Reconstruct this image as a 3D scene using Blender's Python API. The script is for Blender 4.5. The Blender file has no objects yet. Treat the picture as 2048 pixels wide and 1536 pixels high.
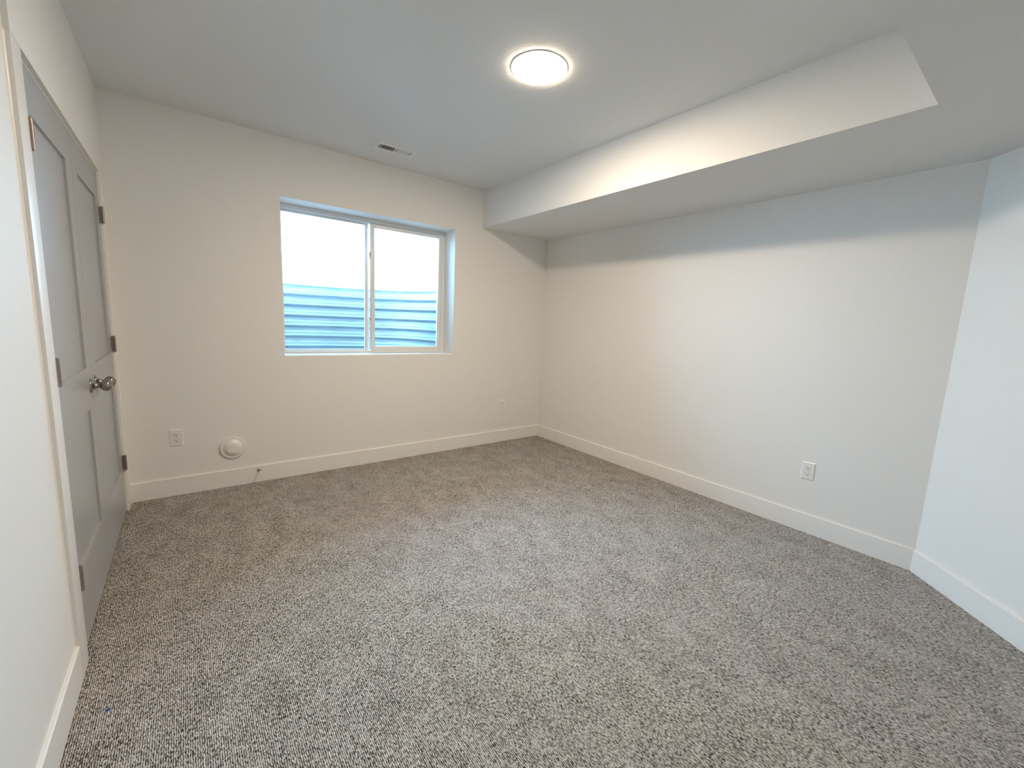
import bpy, bmesh, math
import numpy as np
from mathutils import Vector, Matrix

# ------------------------------------------------------------------ camera, sky, exposure
sc = bpy.context.scene
col = sc.collection
F_PX, YAW, PITCH, ROLL, EYE = 845.813, 0.65743, -0.14455, 0.04388, 1.270
_c, _s = math.cos, math.sin
fwd = Vector((_s(YAW) * _c(PITCH), _c(YAW) * _c(PITCH), _s(PITCH)))
rgt = Vector((_c(YAW), -_s(YAW), 0))
up = rgt.cross(fwd)
r2 = rgt * _c(ROLL) + up * _s(ROLL)
u2 = up * _c(ROLL) - rgt * _s(ROLL)
cam_data = bpy.data.cameras.new('camera')
cam_data.sensor_width = 36
cam_data.lens = 36 * F_PX / 2048
cam_data.clip_start = 0.02
cam = bpy.data.objects.new('camera', cam_data)
col.objects.link(cam)
cam.matrix_world = Matrix(((r2.x, u2.x, -fwd.x, 0), (r2.y, u2.y, -fwd.y, 0), (r2.z, u2.z, -fwd.z, EYE), (0, 0, 0, 1)))
sc.camera = cam

sc.view_settings.view_transform = 'Standard'
sc.view_settings.look = 'None'
sc.view_settings.gamma = 1
sc.view_settings.exposure = 0.0
sc.view_settings.use_curve_mapping = False
sc.cycles.diffuse_bounces = 7
sc.cycles.max_bounces = 12

SKY_COLOR, SKY_STRENGTH = (0.34, 0.665, 1.0), 34.0
LAMP_COLOR, LAMP_STRENGTH = (1.0, 0.81, 0.58), 232.0

world = bpy.data.worlds.new('sky')
sc.world = world
world.use_nodes = True
wn = world.node_tree.nodes
wn['Background'].inputs[0].default_value = (*SKY_COLOR, 1)
wn['Background'].inputs[1].default_value = SKY_STRENGTH

# ------------------------------------------------------------------ room measurements (metres)
XL = -0.3425        # front face of the closet wall and its casing
XN = -0.3560        # near left wall, set back by the casing thickness
XR = 3.1415         # right wall
YB = 3.5623         # window wall
YA = 0.3533         # where the right wall turns into the angled wall
YREAR = -1.30
HC, HS = 2.492, 2.1543
XS, YS = 2.312, 0.416
AX = XR - (YA - YREAR)   # x where the angled wall reaches the rear wall
WT = 0.11

# ------------------------------------------------------------------ materials
def mat(name):
    m = bpy.data.materials.new(name)
    m.use_nodes = True
    return m, m.node_tree.nodes, m.node_tree.links, m.node_tree.nodes['Principled BSDF']

def paint(name, color, rough, scale=0, strength=0.0, dist=0.001, spec=0.5, var=0.0):
    m, n, l, p = mat(name)
    p.inputs['Base Color'].default_value = (*color, 1)
    p.inputs['Roughness'].default_value = rough
    p.inputs['Specular IOR Level'].default_value = spec
    tc = n.new('ShaderNodeTexCoord')
    if scale:
        nz = n.new('ShaderNodeTexNoise'); nz.inputs['Scale'].default_value = scale
        nz.inputs['Detail'].default_value = 3
        l.new(tc.outputs['Object'], nz.inputs['Vector'])
        b = n.new('ShaderNodeBump'); b.inputs['Strength'].default_value = strength
        b.inputs['Distance'].default_value = dist
        l.new(nz.outputs['Fac'], b.inputs['Height'])
        l.new(b.outputs['Normal'], p.inputs['Normal'])
    return m

def metal(name, color, rough):
    m, n, l, p = mat(name)
    p.inputs['Base Color'].default_value = (*color, 1)
    p.inputs['Metallic'].default_value = 1
    tc = n.new('ShaderNodeTexCoord')
    nz = n.new('ShaderNodeTexNoise'); nz.inputs['Scale'].default_value = 300
    mr = n.new('ShaderNodeMapRange')
    mr.inputs['To Min'].default_value = rough * 0.85; mr.inputs['To Max'].default_value = rough * 1.15
    l.new(tc.outputs['Object'], nz.inputs['Vector']); l.new(nz.outputs['Fac'], mr.inputs['Value'])
    l.new(mr.outputs['Result'], p.inputs['Roughness'])
    return m

WALL = paint('wall_paint', (0.825, 0.82, 0.80), 0.65, 220, 0.10, 0.0008, 0.3)
CEIL = paint('ceiling_paint', (0.765, 0.785, 0.80), 0.75, 75, 0.20, 0.0016, 0.25)
TRIM = paint('trim_enamel', (0.85, 0.845, 0.825), 0.35, 60, 0.02, 0.0005)
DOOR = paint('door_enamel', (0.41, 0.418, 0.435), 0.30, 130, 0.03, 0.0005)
VINYL = paint('window_vinyl', (0.80, 0.81, 0.81), 0.35, 40, 0.01, 0.0005)
PLASTIC = paint('white_plastic', (0.84, 0.83, 0.82), 0.28, 50, 0.01, 0.0003)
DARK = paint('dark_slot', (0.015, 0.014, 0.013), 0.6, 50, 0.01, 0.0003)
DUCT = paint('dark_duct', (0.02, 0.022, 0.028), 0.5, 50, 0.01, 0.0003)
GAP = paint('recess_grey', (0.42, 0.41, 0.40), 0.5, 50, 0.01, 0.0003)
ENAMEL = paint('vent_enamel', (0.80, 0.82, 0.83), 0.4, 50, 0.01, 0.0003)
RUBBER = paint('white_rubber', (0.80, 0.79, 0.77), 0.6, 80, 0.02, 0.0003)
BLUE = paint('blue_plastic', (0.02, 0.08, 0.45), 0.35, 200, 0.05, 0.0003)
GRAVEL = paint('gravel', (0.55, 0.54, 0.52), 0.9, 60, 0.8, 0.02)
SOIL = paint('soil', (0.30, 0.27, 0.23), 0.9, 12, 0.6, 0.02)
CONCRETE = paint('concrete', (0.5, 0.5, 0.48), 0.85, 30, 0.3, 0.004)
NICKEL = metal('brushed_nickel', (0.37, 0.345, 0.325), 0.15)
BRONZE = metal('hinge_metal', (0.36, 0.30, 0.27), 0.38)

def galvanized():
    m, n, l, p = mat('galvanized_steel')
    p.inputs['Metallic'].default_value = 0.35
    p.inputs['Roughness'].default_value = 0.42
    tc = n.new('ShaderNodeTexCoord')
    mp = n.new('ShaderNodeMapping'); mp.inputs['Scale'].default_value = (3, 3, 30)
    nz = n.new('ShaderNodeTexNoise'); nz.inputs['Scale'].default_value = 2.5; nz.inputs['Detail'].default_value = 4
    cr = n.new('ShaderNodeValToRGB')
    cr.color_ramp.elements[0].color = (0.29, 0.325, 0.345, 1); cr.color_ramp.elements[0].position = 0.3
    cr.color_ramp.elements[1].color = (0.38, 0.415, 0.435, 1); cr.color_ramp.elements[1].position = 0.7
    l.new(tc.outputs['Object'], mp.inputs['Vector']); l.new(mp.outputs['Vector'], nz.inputs['Vector'])
    l.new(nz.outputs['Fac'], cr.inputs['Fac']); l.new(cr.outputs['Color'], p.inputs['Base Color'])
    return m
GALV = galvanized()

def glass():
    m, n, l, p = mat('window_glass')
    n.remove(p)
    t = n.new('ShaderNodeBsdfTransparent'); t.inputs['Color'].default_value = (0.93, 0.96, 0.96, 1)
    g = n.new('ShaderNodeBsdfGlossy'); g.inputs['Roughness'].default_value = 0.02
    fr = n.new('ShaderNodeFresnel'); fr.inputs['IOR'].default_value = 1.45
    mx = n.new('ShaderNodeMixShader')
    l.new(fr.outputs['Fac'], mx.inputs['Fac']); l.new(t.outputs['BSDF'], mx.inputs[1]); l.new(g.outputs['BSDF'], mx.inputs[2])
    l.new(mx.outputs['Shader'], n['Material Output'].inputs['Surface'])
    return m
GLASS = glass()

def lamp_glow(name, strength):
    m, n, l, p = mat(name)
    p.inputs['Base Color'].default_value = (0.9, 0.88, 0.85, 1)
    p.inputs['Roughness'].default_value = 0.5
    p.inputs['Emission Color'].default_value = (*LAMP_COLOR, 1)
    p.inputs['Emission Strength'].default_value = strength
    return m
GLOW = lamp_glow('lit_diffuser', LAMP_STRENGTH)

def carpet():
    """loop-pile carpet: rows run along y, each loop its own fleck of greige yarn"""
    m, n, l, p = mat('loop_pile_carpet')
    p.inputs['Roughness'].default_value = 0.95
    p.inputs['Specular IOR Level'].default_value = 0.1
    def math_(op, a, b=None):
        x = n.new('ShaderNodeMath'); x.operation = op
        for k, v in ((0, a), (1, b)):
            if v is None: continue
            if isinstance(v, (int, float)): x.inputs[k].default_value = v
            else: l.new(v, x.inputs[k])
        return x.outputs[0]
    def noise(vec, scale, detail=2.0, rough=0.5):
        x = n.new('ShaderNodeTexNoise'); x.inputs['Scale'].default_value = scale
        x.inputs['Detail'].default_value = detail; x.inputs['Roughness'].default_value = rough
        l.new(vec, x.inputs['Vector']); return x.outputs['Fac']
    tc = n.new('ShaderNodeTexCoord'); obj_ = tc.outputs['Object']
    sep = n.new('ShaderNodeSeparateXYZ'); l.new(obj_, sep.inputs[0])
    X, Y = sep.outputs[0], sep.outputs[1]
    PX, PY = 0.0056, 0.0100
    wob = math_('MULTIPLY', math_('SUBTRACT', noise(obj_, 105, 2), 0.5), 0.0070)
    xr = math_('DIVIDE', math_('ADD', X, wob), PX)
    row = math_('FLOOR', xr)
    fx = math_('FRACT', xr)
    wr = n.new('ShaderNodeTexWhiteNoise'); wr.noise_dimensions = '1D'; l.new(row, wr.inputs['W'])
    wob2 = math_('MULTIPLY', math_('SUBTRACT', noise(obj_, 95, 1), 0.5), 0.010)
    yr = math_('ADD', math_('DIVIDE', math_('ADD', Y, wob2), PY), math_('MULTIPLY', wr.outputs['Value'], 7.0))
    cell = math_('FLOOR', yr); fy = math_('FRACT', yr)
    cv = n.new('ShaderNodeCombineXYZ'); l.new(row, cv.inputs[0]); l.new(cell, cv.inputs[1])
    wc = n.new('ShaderNodeTexWhiteNoise'); wc.noise_dimensions = '2D'; l.new(cv.outputs[0], wc.inputs['Vector'])
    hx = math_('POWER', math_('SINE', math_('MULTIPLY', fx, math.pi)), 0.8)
    hy = math_('POWER', math_('SINE', math_('MULTIPLY', fy, math.pi)), 0.5)
    height = math_('MULTIPLY', hx, math_('ADD', math_('MULTIPLY', hy, 0.45), 0.55))
    # each loop its own yarn tone, dark flecks, and shade between rows and loops painted into the colour
    mpf = n.new('ShaderNodeMapping'); mpf.inputs['Scale'].default_value = (1.0, 0.42, 1.0); l.new(obj_, mpf.inputs['Vector'])
    fleck = noise(mpf.outputs['Vector'], 230, 2, 0.55)
    mpb = n.new('ShaderNodeMapping'); mpb.inputs['Scale'].default_value = (1.0, 0.6, 1.0); l.new(obj_, mpb.inputs['Vector'])
    blotch = math_('MULTIPLY', math_('SUBTRACT', noise(mpb.outputs['Vector'], 9, 5, 0.62), 0.5), 0.34)
    v = math_('ADD', math_('MULTIPLY', wc.outputs['Value'], 0.26), math_('MULTIPLY', math_('SUBTRACT', fleck, 0.5), 1.55))
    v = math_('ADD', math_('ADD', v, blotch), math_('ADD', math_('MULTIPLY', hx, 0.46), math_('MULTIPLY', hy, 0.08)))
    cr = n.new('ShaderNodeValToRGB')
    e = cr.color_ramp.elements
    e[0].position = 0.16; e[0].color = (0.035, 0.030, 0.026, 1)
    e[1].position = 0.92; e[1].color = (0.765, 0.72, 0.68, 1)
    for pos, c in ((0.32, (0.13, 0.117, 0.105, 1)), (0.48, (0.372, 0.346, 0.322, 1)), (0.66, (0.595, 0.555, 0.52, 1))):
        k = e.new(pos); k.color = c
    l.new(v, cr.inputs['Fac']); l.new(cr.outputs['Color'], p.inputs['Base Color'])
    b = n.new('ShaderNodeBump'); b.inputs['Strength'].default_value = 0.8; b.inputs['Distance'].default_value = 0.004
    l.new(height, b.inputs['Height']); l.new(b.outputs['Normal'], p.inputs['Normal'])
    return m
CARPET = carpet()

# ------------------------------------------------------------------ mesh helpers
def add_box(bm, lo, hi, bevel=0.0, seg=2):
    t = bmesh.new()
    bmesh.ops.create_cube(t, size=1)
    for v in t.verts:
        v.co = Vector([lo[i] + (v.co[i] + 0.5) * (hi[i] - lo[i]) for i in range(3)])
    if bevel:
        bmesh.ops.bevel(t, geom=list(t.edges), offset=bevel, segments=seg, affect='EDGES', profile=0.5)
    merge(bm, t)

def merge(bm, t):
    me = bpy.data.meshes.new('tmp'); t.to_mesh(me); t.free()
    bm.from_mesh(me); bpy.data.meshes.remove(me)

def add_prism(bm, pts, z0, z1):
    lo = [bm.verts.new((x, y, z0)) for x, y in pts]
    hi = [bm.verts.new((x, y, z1)) for x, y in pts]
    n = len(pts)
    bm.faces.new(lo[::-1]); bm.faces.new(hi)
    for i in range(n):
        bm.faces.new((lo[i], lo[(i + 1) % n], hi[(i + 1) % n], hi[i]))

def add_lathe(bm, prof, axis='Z', seg=48, at=(0, 0, 0), sign=1):
    """prof: (radius, height) pairs, closed with caps where the radius is zero"""
    def place(r, h, a):
        u, w, h = r * math.cos(a), r * math.sin(a), h * sign
        p = {'Z': (u, w, h), 'X': (h, u, w), 'Y': (u, h, w)}[axis]
        return (p[0] + at[0], p[1] + at[1], p[2] + at[2])
    rings = []
    for r, h in prof:
        if r < 1e-6: rings.append([bm.verts.new(place(0, h, 0))])
        else: rings.append([bm.verts.new(place(r, h, 2 * math.pi * k / seg)) for k in range(seg)])
    for a, b in zip(rings, rings[1:]):
        for k in range(seg):
            q = [a[k % len(a)], a[(k + 1) % len(a)], b[(k + 1) % len(b)], b[k % len(b)]]
            f = []
            for v in q:
                if v not in f: f.append(v)
            if len(f) > 2: bm.faces.new(f)

def build(name, bm, material, parent=None, smooth=0.0, loc=None):
    bmesh.ops.recalc_face_normals(bm, faces=bm.faces)
    if smooth:
        for f in bm.faces: f.smooth = True
        for e in bm.edges:
            if len(e.link_faces) == 2 and e.calc_face_angle(0) > smooth: e.smooth = False
    me = bpy.data.meshes.new(name); bm.to_mesh(me); bm.free()
    me.materials.append(material)
    o = bpy.data.objects.new(name, me); col.objects.link(o)
    if parent: o.parent = parent
    if loc: o.location = loc
    return o

def boxes(name, material, parent, *items, bevel=0.0, smooth=0.0):
    bm = bmesh.new()
    for lo, hi in items: add_box(bm, lo, hi, bevel)
    return build(name, bm, material, parent, smooth)

def tag(o, label=None, cat=None, group=None, kind=None):
    for k, v in (('label', label), ('category', cat), ('group', group), ('kind', kind)):
        if v: o[k] = v
    return o

def thing(name, label, cat, loc, rotz=0.0, group=None, kind=None):
    o = bpy.data.objects.new(name, None); col.objects.link(o)
    o.empty_display_size = 0.05
    o.location = loc; o.rotation_euler = (0, 0, rotz)
    return tag(o, label, cat, group, kind)

def struct(o, label=None):
    return tag(o, label, None, None, 'structure')

# ------------------------------------------------------------------ room shell
ROOM = [(XN - 0.02, YREAR), (AX, YREAR), (XR, YA), (XR, YB), (XN - 0.02, YB)]
bm = bmesh.new()
add_prism(bm, [(XN - 0.05, YREAR - 0.05), (AX + 0.05, YREAR - 0.05), (XR + 0.04, YA - 0.04), (XR + 0.04, YB + 0.04), (XN - 0.05, YB + 0.04)], -0.03, 0.0)
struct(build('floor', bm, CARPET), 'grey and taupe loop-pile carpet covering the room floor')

bm = bmesh.new()
add_prism(bm, [(XN - WT, YREAR - WT), (XR + WT, YREAR - WT), (XR + WT, YB + 0.30), (XN - WT, YB + 0.30)], HC, HC + 0.12)
struct(build('ceiling', bm, CEIL), 'upper flat ceiling with the round light')

# dropped soffit: one L of drywall along the right wall and across the near end
bm = bmesh.new()
pts = [(XN, YREAR), (AX, YREAR), (XR, YA), (XR, YB), (XS, YB), (XS, YS), (XN, YS)]
add_prism(bm, pts, HS, HC)
edges = [e for e in bm.edges if all(abs(v.co.z - HS) < 1e-5 for v in e.verts) and
         (all(abs(v.co.x - XS) < 1e-5 for v in e.verts) or all(abs(v.co.y - YS) < 1e-5 for v in e.verts))]
bmesh.ops.bevel(bm, geom=edges, offset=0.009, segments=4, affect='EDGES', profile=0.5)
struct(build('ceiling_soffit', bm, CEIL, smooth=0.6), 'dropped soffit along the right wall and near end')

# window wall with its deep drywall return
WX0, WX1, WZ0, WZ1 = 0.579, 2.016, 0.949, 2.091
YF = 3.755          # inner face of the window frame
YO = 3.84           # outer face of the wall
bm = bmesh.new()
def ring(y):
    return ([bm.verts.new(c) for c in ((XN - WT, y, -0.03), (XR + WT, y, -0.03), (XR + WT, y, HC), (XN - WT, y, HC))],
            [bm.verts.new(c) for c in ((WX0, y, WZ0), (WX1, y, WZ0), (WX1, y, WZ1), (WX0, y, WZ1))])
o0, i0 = ring(YB); o1, i1 = ring(YO)
for k in range(4):
    j = (k + 1) % 4
    bm.faces.new((o0[k], o0[j], i0[j], i0[k])); bm.faces.new((o1[k], o1[j], i1[j], i1[k]))
    bm.faces.new((o0[k], o0[j], o1[j], o1[k])); bm.faces.new((i0[k], i0[j], i1[j], i1[k]))
es = [e for e in bm.edges if all(v in i0 for v in e.verts)]
bmesh.ops.bevel(bm, geom=es, offset=0.004, segments=2, affect='EDGES', profile=0.5)
struct(build('wall_back', bm, WALL), 'far wall with the window')

struct(boxes('wall_right', WALL, None, ((XR, YA - 0.045, -0.03), (XR + WT, YB, HC))), 'long right wall under the soffit')

bm = bmesh.new()
q = WT * 0.7071
add_prism(bm, [(XR, YA), (AX, YREAR), (AX + q, YREAR - q), (XR + q, YA - q)], -0.03, HS)
struct(build('wall_angled', bm, WALL), 'angled wall at the right edge')

struct(boxes('wall_rear', WALL, None, ((XN, YREAR - WT, -0.03), (AX, YREAR, HS))))

CY0, CY1 = 1.883, 3.510     # outer edges of the closet casing
DY0, DY1 = 1.963, 3.437     # door opening
DZ = 2.003                  # underside of the closet head
struct(boxes('wall_left', WALL, None,
             ((XN - WT, YREAR - WT, -0.03), (XN, CY0, HC)),
             ((XN - WT, CY0, DZ), (XL, YB, HC)),
             ((XN - WT, CY1, -0.03), (XL, YB, DZ)),
             ((XN - WT, CY0, -0.03), (XN - 0.045, CY1, DZ))), 'left wall holding the closet doors')

# closet trim
def casing(name, y0, y1, j0, j1, label, caulk=False):
    t = bmesh.new()
    add_box(t, (XN - 0.0002, y0, 0), (XL, y1, DZ))
    ed = [e_ for e_ in t.edges if all(abs(v.co.x - XL) < 1e-5 for v in e_.verts)]
    bmesh.ops.bevel(t, geom=ed, offset=0.0016, segments=2, affect='EDGES', profile=0.5)
    bm = bmesh.new(); merge(bm, t)
    add_box(bm, (XN - 0.045, j0, 0), (XN - 0.0002, j1, DZ))
    if caulk:
        add_prism(bm, [(XN - 0.0002, y0 - 0.0045), (XN + 0.0005, y0 - 0.0040), (XN + 0.0030, y0), (XN - 0.0002, y0)], BASE_H, DZ)
    return struct(build(name, bm, TRIM, smooth=0.6), label)
BASE_H = 0.1247
casing('trim_1', CY0, 1.978, CY0, DY0 - 0.002, 'near casing leg of the closet doors', True)
casing('trim_2', 3.416, CY1, DY1 + 0.0006, CY1, 'far casing leg of the closet doors')
struct(boxes('trim_3', TRIM, None, ((XN - 0.045, DY0 - 0.002, 1.9955), (XN - 0.001, DY1 + 0.002, DZ))), 'head jamb above the closet doors')

# baseboards with an eased top
BH, BT = 0.1247, 0.0125
def baseboard(name, p0, p1, nrm, label):
    prof = [(0, 0), (BT, 0), (BT, BH - 0.004), (BT - 0.0012, BH - 0.0012), (BT - 0.004, BH), (0, BH)]
    bm = bmesh.new(); a = []; b = []
    for d, z in prof:
        a.append(bm.verts.new((p0[0] + nrm[0] * d, p0[1] + nrm[1] * d, z)))
        b.append(bm.verts.new((p1[0] + nrm[0] * d, p1[1] + nrm[1] * d, z)))
    n = len(prof)
    bm.faces.new(a); bm.faces.new(b[::-1])
    for i in range(n): bm.faces.new((a[i], a[(i + 1) % n], b[(i + 1) % n], b[i]))
    return struct(build(name, bm, TRIM), label)
h = 0.70711
mx, my = XR - BT, YA + BT * (math.sqrt(2) - 1)       # mitre of right and angled boards
baseboard('baseboard_left', (XN, YREAR), (XN, CY0 - 0.0005), (1, 0), 'white baseboard on the near left wall')
baseboard('baseboard_back', (XL, YB), (XR - BT, YB), (0, -1), 'white baseboard under the window')
baseboard('baseboard_right', (XR, YB), (XR, my), (-1, 0), 'white baseboard along the right wall')
baseboard('baseboard_angled', (XR - 0.004, YA - 0.004), (AX + 0.02, YREAR + 0.02), (-h, h), 'white baseboard on the angled wall')
baseboard('baseboard_rear', (XN + 0.02, YREAR), (AX - 0.03, YREAR), (0, 1), 'white baseboard on the rear wall')

# ------------------------------------------------------------------ window
win = thing('window_1', 'white vinyl sliding window in the far wall', None, ((WX0 + WX1) / 2, YF, WZ0), 0, None, 'structure')
ox, oz = (WX0 + WX1) / 2, WZ0
def wb(name, material, parent, *items, bevel=0.0015):
    return boxes(name, material, parent, *[((a[0] - ox, a[1] - YF, a[2] - oz), (b[0] - ox, b[1] - YF, b[2] - oz)) for a, b in items], bevel=bevel, smooth=0.6)
fw, e = 0.033, 0.0006
X0, X1, Z0, Z1 = WX0 + e, WX1 - e, WZ0 + e, WZ1 - e
# outer frame: front lip plus a deeper track behind it
wb('window_frame', VINYL, win,
   ((X0, YF, Z0), (X0 + fw, YO - 0.004, Z1)), ((X1 - fw, YF, Z0), (X1, YO - 0.004, Z1)),
   ((X0 + fw, YF, Z1 - fw), (X1 - fw, YO - 0.004, Z1)), ((X0 + fw, YF, Z0), (X1 - fw, YO - 0.004, Z0 + 0.019)),
   ((X0 + fw, YF + 0.035, Z1 - fw - 0.004), (1.30, YO - 0.004, Z1 - fw)))
# fixed lite on the outer track, only its meeting stile is wide
fx = wb('fixed_sash', VINYL, win, ((1.262, 3.797, Z0 + 0.020), (1.296, 3.825, Z1 - fw - 0.0045)),
        ((X0 + fw, 3.797, Z1 - fw - 0.016), (1.262, 3.825, Z1 - fw - 0.0045)),
        ((X0 + fw, 3.797, Z0 + 0.020), (1.262, 3.825, Z0 + 0.028)),
        ((X0 + fw, 3.797, Z0 + 0.028), (X0 + fw + 0.010, 3.825, Z1 - fw - 0.016)))
wb('glass_pane', GLASS, fx, ((X0 + fw + 0.010, 3.808, Z0 + 0.028), (1.262, 3.812, Z1 - fw - 0.016)), bevel=0)
# sliding sash on the inner track
S0, S1, SB, ST = 1.300, X1 - fw - 0.002, Z0 + 0.0195, Z1 - fw - 0.0015
sl = wb('sliding_sash', VINYL, win, ((S0, YF + 0.002, SB), (S0 + 0.034, YF + 0.034, ST)), ((S1 - 0.029, YF + 0.002, SB), (S1, YF + 0.034, ST)),
        ((S0 + 0.034, YF + 0.002, ST - 0.031), (S1 - 0.029, YF + 0.034, ST)), ((S0 + 0.034, YF + 0.002, SB), (S1 - 0.029, YF + 0.034, SB + 0.036)))
wb('glass_pane', GLASS, sl, ((S0 + 0.034, YF + 0.016, SB + 0.036), (S1 - 0.029, YF + 0.020, ST - 0.031)), bevel=0)
for zc in (1.789, 1.237):
    bm = bmesh.new()
    t = bmesh.new(); bmesh.ops.create_uvsphere(t, u_segments=20, v_segments=12, radius=1)
    for v in t.verts: v.co = Vector((v.co.x * 0.009, v.co.y * 0.011, v.co.z * 0.036))
    merge(bm, t)
    lt = build('latch', bm, VINYL, sl, smooth=1.0, loc=(S0 - 0.004 - ox, 0.014, zc - oz))
    bm = bmesh.new(); add_box(bm, (-0.004, -0.0118, 0.002), (0.002, -0.006, 0.014), 0.001)
    build('latch_slot', bm, DARK, lt)

# ------------------------------------------------------------------ window well outside
WCX, WCY, WA, WB_, WRIM, WBASE = 0.93, YO + 0.012, 1.10, 0.87, 1.548, 0.35
nphi, pitch, amp = 96, 0.103, 0.0085
nz = int((WRIM - WBASE) / pitch * 20)
bm = bmesh.new()
def well_pt(phi, off):
    c, s = math.cos(phi), max(0.0, math.sin(phi))
    ex = 2 / 2.35
    x = WA * math.copysign(abs(c) ** ex, c); y = WB_ * s ** ex
    nx, ny = c / WA, s / WB_; L = math.hypot(nx, ny)
    return WCX + x + off * nx / L, WCY + y + off * ny / L
grid = []
for k in range(nz + 1):
    z = WRIM - (WRIM - WBASE) * k / nz
    ph = (WRIM - z) / pitch * 2 * math.pi
    off = amp * (math.sin(ph) + 0.35 * math.sin(2 * ph) + 0.22 * math.sin(3 * ph + 0.6))
    grid.append([bm.verts.new((*well_pt(math.pi * i / nphi, off), z)) for i in range(nphi + 1)])
for a, b in zip(grid, grid[1:]):
    for i in range(nphi): bm.faces.new((a[i], a[i + 1], b[i + 1], b[i]))
bmesh.ops.solidify(bm, geom=list(bm.faces), thickness=0.003)
well = build('window_well', bm, GALV, smooth=1.2)
tag(well, 'corrugated galvanized steel window well outside the window', 'window well')
bm = bmesh.new()                                     # rolled top rim
rings = []
for i in range(nphi + 1):
    phi = math.pi * i / nphi
    rr = []
    for k in range(8):
        a = 2 * math.pi * k / 8
        x, y = well_pt(phi, 0.012 * math.cos(a) - 0.008)
        rr.append(bm.verts.new((x, y, WRIM + 0.011 * math.sin(a))))
    rings.append(rr)
for a, b in zip(rings, rings[1:]):
    for k in range(8): bm.faces.new((a[k], a[(k + 1) % 8], b[(k + 1) % 8], b[k]))
build('rolled_rim', bm, GALV, well, smooth=1.2)
bm = bmesh.new()                                     # unseen pale gravel added in the well to bounce light
add_prism(bm, [well_pt(math.pi * i / 40, -0.03) for i in range(41)], WBASE - 0.05, WBASE + 0.12)
tag(build('gravel', bm, GRAVEL), 'unseen gravel bed added at the bottom of the window well to bounce light', 'gravel', None, 'stuff')
bm = bmesh.new()                                     # yard around the well
inner = [bm.verts.new((*well_pt(math.pi * i / nphi, 0.02), WRIM - 0.06)) for i in range(nphi + 1)]
outer = []
for i in range(nphi + 1):
    phi = math.pi * i / nphi
    outer.append(bm.verts.new((WCX + 9 * math.cos(phi), WCY + 9 * math.sin(phi), WRIM - 0.06)))
for i in range(nphi): bm.faces.new((inner[i], inner[i + 1], outer[i + 1], outer[i]))
low = bmesh.ops.extrude_face_region(bm, geom=list(bm.faces))
for v in low['geom']:
    if isinstance(v, bmesh.types.BMVert): v.co.z -= 1.2
struct(build('ground', bm, SOIL), 'soil of the yard around the window well')

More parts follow.
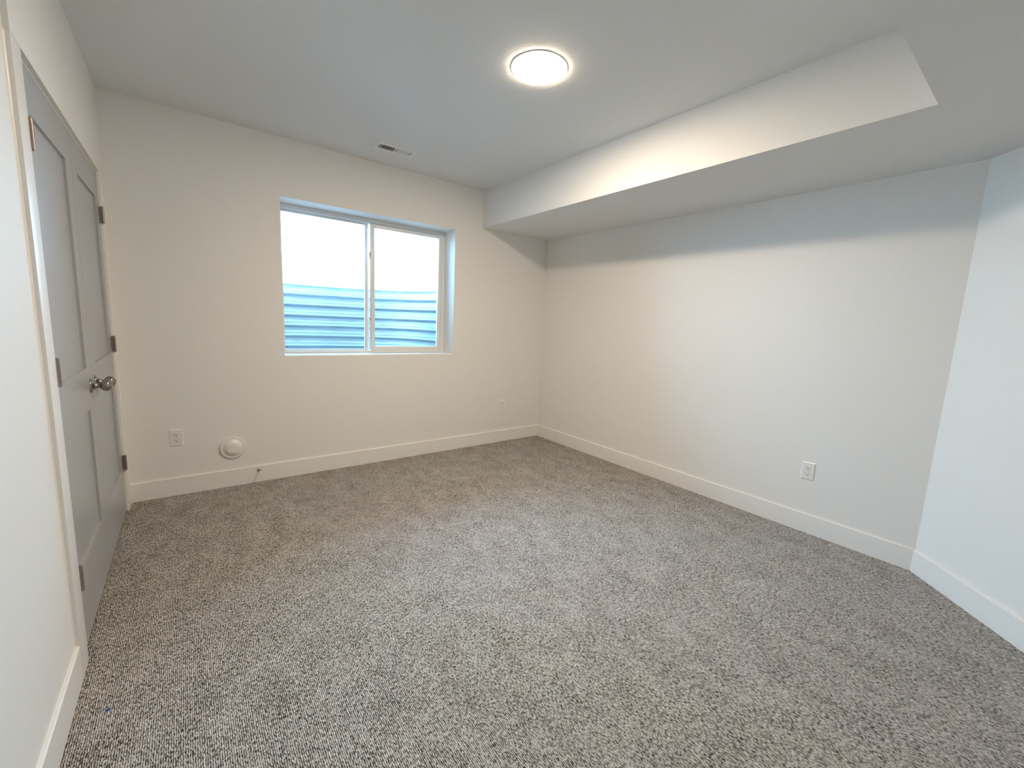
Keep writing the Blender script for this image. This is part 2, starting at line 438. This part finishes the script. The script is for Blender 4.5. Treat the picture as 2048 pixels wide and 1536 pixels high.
# ------------------------------------------------------------------ closet doors
def closet_door(name, y0, y1, p0, p1, knob_y, hinge_y, label, klabel):
    xf = XN - 0.0005; th = 0.034; zb, zt = 0.012, 1.9925
    d = thing(name, label, None, (xf, (y0 + y1) / 2, zb), 0, None, 'structure')
    oy = (y0 + y1) / 2
    bm = bmesh.new()
    # stiles and rails around two recessed flat panels, sloped sticking
    rec, bev = 0.0095, 0.0012
    ys = [y0, p0, p1, y1]; zs = [zb, 0.285, 0.810, 0.991, 1.852, zt]
    def V(x, y, z): return bm.verts.new((x - xf, y - oy, z - zb))
    def quad(c): bm.faces.new([V(*p) for p in c])
    for i in range(3):
        for j in range(5):
            a, b, c, e_ = ys[i], ys[i + 1], zs[j], zs[j + 1]
            if i == 1 and j in (1, 3):
                P = [(a, c), (b, c), (b, e_), (a, e_)]
                Q = [(a + bev, c + bev), (b - bev, c + bev), (b - bev, e_ - bev), (a + bev, e_ - bev)]
                for k in range(4):
                    m_ = (k + 1) % 4
                    quad([(xf, *P[k]), (xf, *P[m_]), (xf - rec, *Q[m_]), (xf - rec, *Q[k])])
                quad([(xf - rec, *q_) for q_ in Q])
            else:
                quad([(xf, a, c), (xf, b, c), (xf, b, e_), (xf, a, e_)])
    xb = xf - th
    quad([(xb, y0, zb), (xb, y1, zb), (xb, y1, zt), (xb, y0, zt)])
    for (a, b) in (((y0, zb), (y1, zb)), ((y1, zb), (y1, zt)), ((y1, zt), (y0, zt)), ((y0, zt), (y0, zb))):
        quad([(xf, *a), (xf, *b), (xb, *b), (xb, *a)])
    bmesh.ops.remove_doubles(bm, verts=bm.verts, dist=1e-5)
    build('door_leaf', bm, DOOR, d)
    # knob: flared rosette and neck, then a flattened ball
    kb = bmesh.new()
    prof = [(0, -0.001)]
    for k in range(25):
        a = math.pi * (1 - k / 24)
        r_, h_ = 0.0265 * math.sin(a), 0.051 + 0.0225 * math.cos(a)
        if k == 0 or r_ < 0.0095 and h_ < 0.05: continue
        prof.append((r_, h_))
    prof = [(0, 0.026), (0.0095, 0.026)] + [p_ for p_ in prof[1:]]
    prof[-1] = (0, 0.0735)
    add_lathe(kb, prof, 'X', 40)
    knob = build('door_knob', kb, NICKEL, d, smooth=0.9, loc=(0, knob_y - oy, 0.905 - zb))
    knob['label'] = klabel
    rb = bmesh.new()
    add_lathe(rb, [(0, 0), (0.0325, 0), (0.0325, 0.0035), (0.030, 0.006), (0.024, 0.009), (0.018, 0.0135), (0.0135, 0.019), (0.0115, 0.024), (0.0112, 0.030), (0, 0.030)], 'X', 40)
    build('rosette', rb, NICKEL, knob, smooth=0.9)
    for zc in (1.769, 1.043, 0.315):
        hb = bmesh.new()
        n_k = 5
        for k in range(n_k):
            z0 = -0.0445 + k * 0.0178
            add_lathe(hb, [(0, z0 + 0.0003), (0.0062, z0 + 0.0003), (0.0062, z0 + 0.0175), (0, z0 + 0.0175)], 'Z', 20)
        add_lathe(hb, [(0, -0.0475), (0.0045, -0.0475), (0.0045, 0.0475), (0, 0.0475)], 'Z', 16)
        hg = build('hinge', hb, BRONZE, d, smooth=0.7, loc=(0.0157, hinge_y - oy, zc - zb))
        lb = bmesh.new()
        s = 1 if hinge_y > oy else -1
        add_box(lb, (-0.0152, -0.0018 + 0.006 * s, -0.0445), (0.002, 0.0018 + 0.006 * s, 0.0445), 0.0005)
        build('hinge_leaf', lb, BRONZE, hg)
    return d
closet_door('door_1', 1.9630, 2.6985, 2.078, 2.5825, 2.640, 1.9865, 'nearer white two-panel closet door',
            'brushed nickel knob on the nearer closet door')
closet_door('door_2', 2.7015, 3.4370, 2.8200, 3.3220, 2.766, 3.4075, 'farther white two-panel closet door',
            'brushed nickel knob on the farther closet door')

# ------------------------------------------------------------------ ceiling light
def disc_light(loc, glow, label):
    light = thing('ceiling_light', label, 'ceiling light', loc)
    bm = bmesh.new()
    add_lathe(bm, [(0, -0.0002), (0.1362, -0.0002), (0.1362, -0.0030), (0.1352, -0.0040), (0.1335, -0.0040), (0, -0.0040)], 'Z', 72)
    build('trim_ring', bm, PLASTIC, light, smooth=0.6)
    bm = bmesh.new()
    prof = [(0, -0.0041), (0.1332, -0.0041), (0.1332, -0.0052)]
    for k in range(1, 13):
        a = math.pi / 2 * k / 12
        prof.append((0.1332 * math.cos(a) if k < 12 else 0, -0.0052 - 0.0050 * math.sin(a)))
    add_lathe(bm, prof, 'Z', 72)
    o = build('diffuser', bm, glow, light, smooth=0.6); o['label'] = 'lit white diffuser'
disc_light((1.4225, 1.737, HC), GLOW, 'round glowing flush disc light on the raised ceiling')

# ------------------------------------------------------------------ ceiling register
reg = thing('air_register', 'white rectangular air register on the ceiling above the window', 'vent', (1.2947, 3.204, HC))
RW, RD = 0.296, 0.142
bm = bmesh.new()
bx = [(-0.120, -0.010), (0.010, 0.118)]
xs = [-RW / 2, -0.122, -0.008, 0.003, 0.118, RW / 2]; ysr = [-RD / 2, -0.033, 0.040, RD / 2]
for i in range(5):
    for j in range(3):
        if j == 1 and i in (1, 3): continue
        add_box(bm, (xs[i], ysr[j], -0.004), (xs[i + 1], ysr[j + 1], -0.0003))
bmesh.ops.remove_doubles(bm, verts=bm.verts, dist=1e-5)
build('face_plate', bm, ENAMEL, reg)
bm = bmesh.new(); add_box(bm, (-0.124, -0.036, -0.0006), (0.122, 0.043, -0.0002))
build('duct_opening', bm, DUCT, reg)
for (a, b, tilt) in ((xs[1], xs[2], -1), (xs[3], xs[4], 1)):
    bm = bmesh.new()
    nsl = 10
    w = (b - a) / nsl
    for k in range(nsl - 1):
        c = a + w * (k + 1)
        t = bmesh.new()
        hw = (0.0024 if k == 0 else 0.0007) if tilt < 0 else 0.0043
        add_box(t, (c - hw, -0.033, -0.0036), (c + hw, 0.040, -0.0022))
        merge(bm, t)
    o = build('louvre_bank', bm, ENAMEL, reg)
    o['label'] = 'open bank of louvres' if tilt < 0 else 'bank of louvres seen closed'
for sx in (-0.134, 0.133):
    bm = bmesh.new(); add_lathe(bm, [(0, -0.0060), (0.0028, -0.0055), (0.0034, -0.0035), (0, -0.0035)], 'Z', 14)
    build('screw', bm, BRONZE, reg, smooth=0.8, loc=(sx, 0.004, 0))

# ------------------------------------------------------------------ outlets
def ellipse_plate(w, h_, cut, n=40):
    pts = []
    for k in range(n):
        a = 2 * math.pi * k / n
        x, z = w * math.cos(a), h_ * math.sin(a)
        pts.append((x, max(-cut, min(cut, z))))
    return pts
def outlet(label, loc, rotz):
    t = thing('electrical_outlet', label, 'outlet', loc, rotz, 'duplex wall outlets')
    # local: x along the wall, -y out into the room
    bm = bmesh.new()
    W, H, D_ = 0.0363, 0.0577, 0.0058
    b0 = [bm.verts.new((sx * W, 0, sz * H)) for sx, sz in ((-1, -1), (1, -1), (1, 1), (-1, 1))]
    b1 = [bm.verts.new((sx * (W - 0.0008), -0.0028, sz * (H - 0.0008))) for sx, sz in ((-1, -1), (1, -1), (1, 1), (-1, 1))]
    b2 = [bm.verts.new((sx * (W - 0.005), -D_, sz * (H - 0.005))) for sx, sz in ((-1, -1), (1, -1), (1, 1), (-1, 1))]
    bm.faces.new(b0); bm.faces.new(b2)
    for a, b in ((b0, b1), (b1, b2)):
        for k in range(4): bm.faces.new((a[k], a[(k + 1) % 4], b[(k + 1) % 4], b[k]))
    build('cover_plate', bm, PLASTIC, t)
    for zc in (0.0195, -0.0195):
        bm = bmesh.new()
        pts = ellipse_plate(0.0172, 0.0172, 0.0142)
        f0 = [bm.verts.new((x, -D_ + 0.0004, z)) for x, z in pts]
        f1 = [bm.verts.new((x * 0.95, -D_ - 0.0022, z * 0.95)) for x, z in pts]
        bm.faces.new(f1); bm.faces.new(f0)
        for k in range(len(pts)): bm.faces.new((f0[k], f0[(k + 1) % len(pts)], f1[(k + 1) % len(pts)], f1[k]))
        r = build('receptacle', bm, PLASTIC, t, loc=(0, 0, zc))
        gr = bmesh.new()      # shadow gap round the receptacle face
        g0 = [(x * 1.035, z * 1.035) for x, z in pts]
        v0 = [gr.verts.new((x, -D_ - 0.0002, z)) for x, z in pts]; v1 = [gr.verts.new((x, -D_ - 0.0002, z)) for x, z in g0]
        for k in range(len(pts)): gr.faces.new((v0[k], v0[(k + 1) % len(pts)], v1[(k + 1) % len(pts)], v1[k]))
        build('gap', gr, GAP, r)
        for (sx, w, hh) in ((-0.0064, 0.0013, 0.0047), (0.0064, 0.0013, 0.0038)):
            b = bmesh.new(); add_box(b, (sx - w, -D_ - 0.0026, 0.0038 - hh), (sx + w, -D_ - 0.0018, 0.0038 + hh))
            build('slot', b, DARK, r)
        b = bmesh.new(); add_lathe(b, [(0, 0.0018), (0.0030, 0.0018), (0.0030, 0.0026), (0, 0.0026)], 'Y', 16, (0, -D_, -0.0074), -1)
        build('ground_hole', b, DARK, r)
    b = bmesh.new(); add_lathe(b, [(0, -0.0002), (0.0032, -0.0002), (0.0030, 0.0010), (0, 0.0014)], 'Y', 16, (0, -D_, 0), -1)
    build('screw', b, PLASTIC, t, smooth=0.8)
    return t
outlet('white duplex outlet on the window wall between closet doors and round cap', (-0.0937, YB, 0.4016), 0)
outlet('white duplex outlet on the window wall beside the right corner', (2.628, YB, 0.3953), 0)
outlet('white duplex outlet on the long right wall', (XR, 0.902, 0.4046), math.radians(-90))

# ------------------------------------------------------------------ round cap on the window wall
cap = thing('wall_cap', 'round white domed cap low on the window wall', 'cap', (0.2216, YB, 0.2873))
bm = bmesh.new()
add_lathe(bm, [(0, 0), (0.0745, 0), (0.0775, 0.009), (0.0775, 0.013), (0.0750, 0.0155), (0.061, 0.0155), (0, 0.0155)], 'Y', 64, (0, 0, 0), -1)
build('flange', bm, PLASTIC, cap, smooth=0.7)
bm = bmesh.new()
prof = [(0, 0.012), (0.0635, 0.012), (0.0635, 0.0156), (0.0605, 0.0168), (0.0555, 0.0205), (0.0500, 0.0255), (0.0445, 0.0300), (0.0385, 0.0332), (0.0320, 0.0350), (0.0240, 0.0358), (0, 0.0360)]
add_lathe(bm, prof, 'Y', 64, (0, 0, 0), -1)
build('dome', bm, PLASTIC, cap, smooth=0.9)

# ------------------------------------------------------------------ door stop on the baseboard
ds = thing('door_stop', 'small metal door stop sticking out of the baseboard', 'door stop', (0.377, YB - BT, 0.092))
bm = bmesh.new()
add_lathe(bm, [(0, 0), (0.0125, 0), (0.0120, 0.004), (0.007, 0.008), (0, 0.008)], 'Y', 24, (0, 0, 0), -1)
build('base', bm, NICKEL, ds, smooth=0.7)
bm = bmesh.new()
add_lathe(bm, [(0, 0.006), (0.0045, 0.006), (0.0045, 0.060), (0.0075, 0.062), (0.0085, 0.066), (0, 0.066)], 'Y', 20, (0, 0, 0), -1)
build('rod', bm, NICKEL, ds, smooth=0.7)
bm = bmesh.new()
add_lathe(bm, [(0, 0.0655), (0.0090, 0.0655), (0.0092, 0.071), (0.0070, 0.076), (0, 0.077)], 'Y', 20, (0, 0, 0), -1)
build('rubber_tip', bm, RUBBER, ds, smooth=0.9)

# ------------------------------------------------------------------ scrap on the carpet
bm = bmesh.new()
c = [(-0.006, -0.004, 0), (0.005, -0.005, 0), (0.007, 0.003, 0), (-0.003, 0.006, 0), (-0.004, -0.003, 0.005), (0.004, -0.002, 0.007), (0.003, 0.003, 0.004)]
bmesh.ops.convex_hull(bm, input=[bm.verts.new(p_) for p_ in c])
tag(build('plastic_scrap', bm, BLUE, loc=(-0.263, 1.679, 0.0005)), 'tiny blue plastic scrap on the carpet near the left wall', 'scrap')
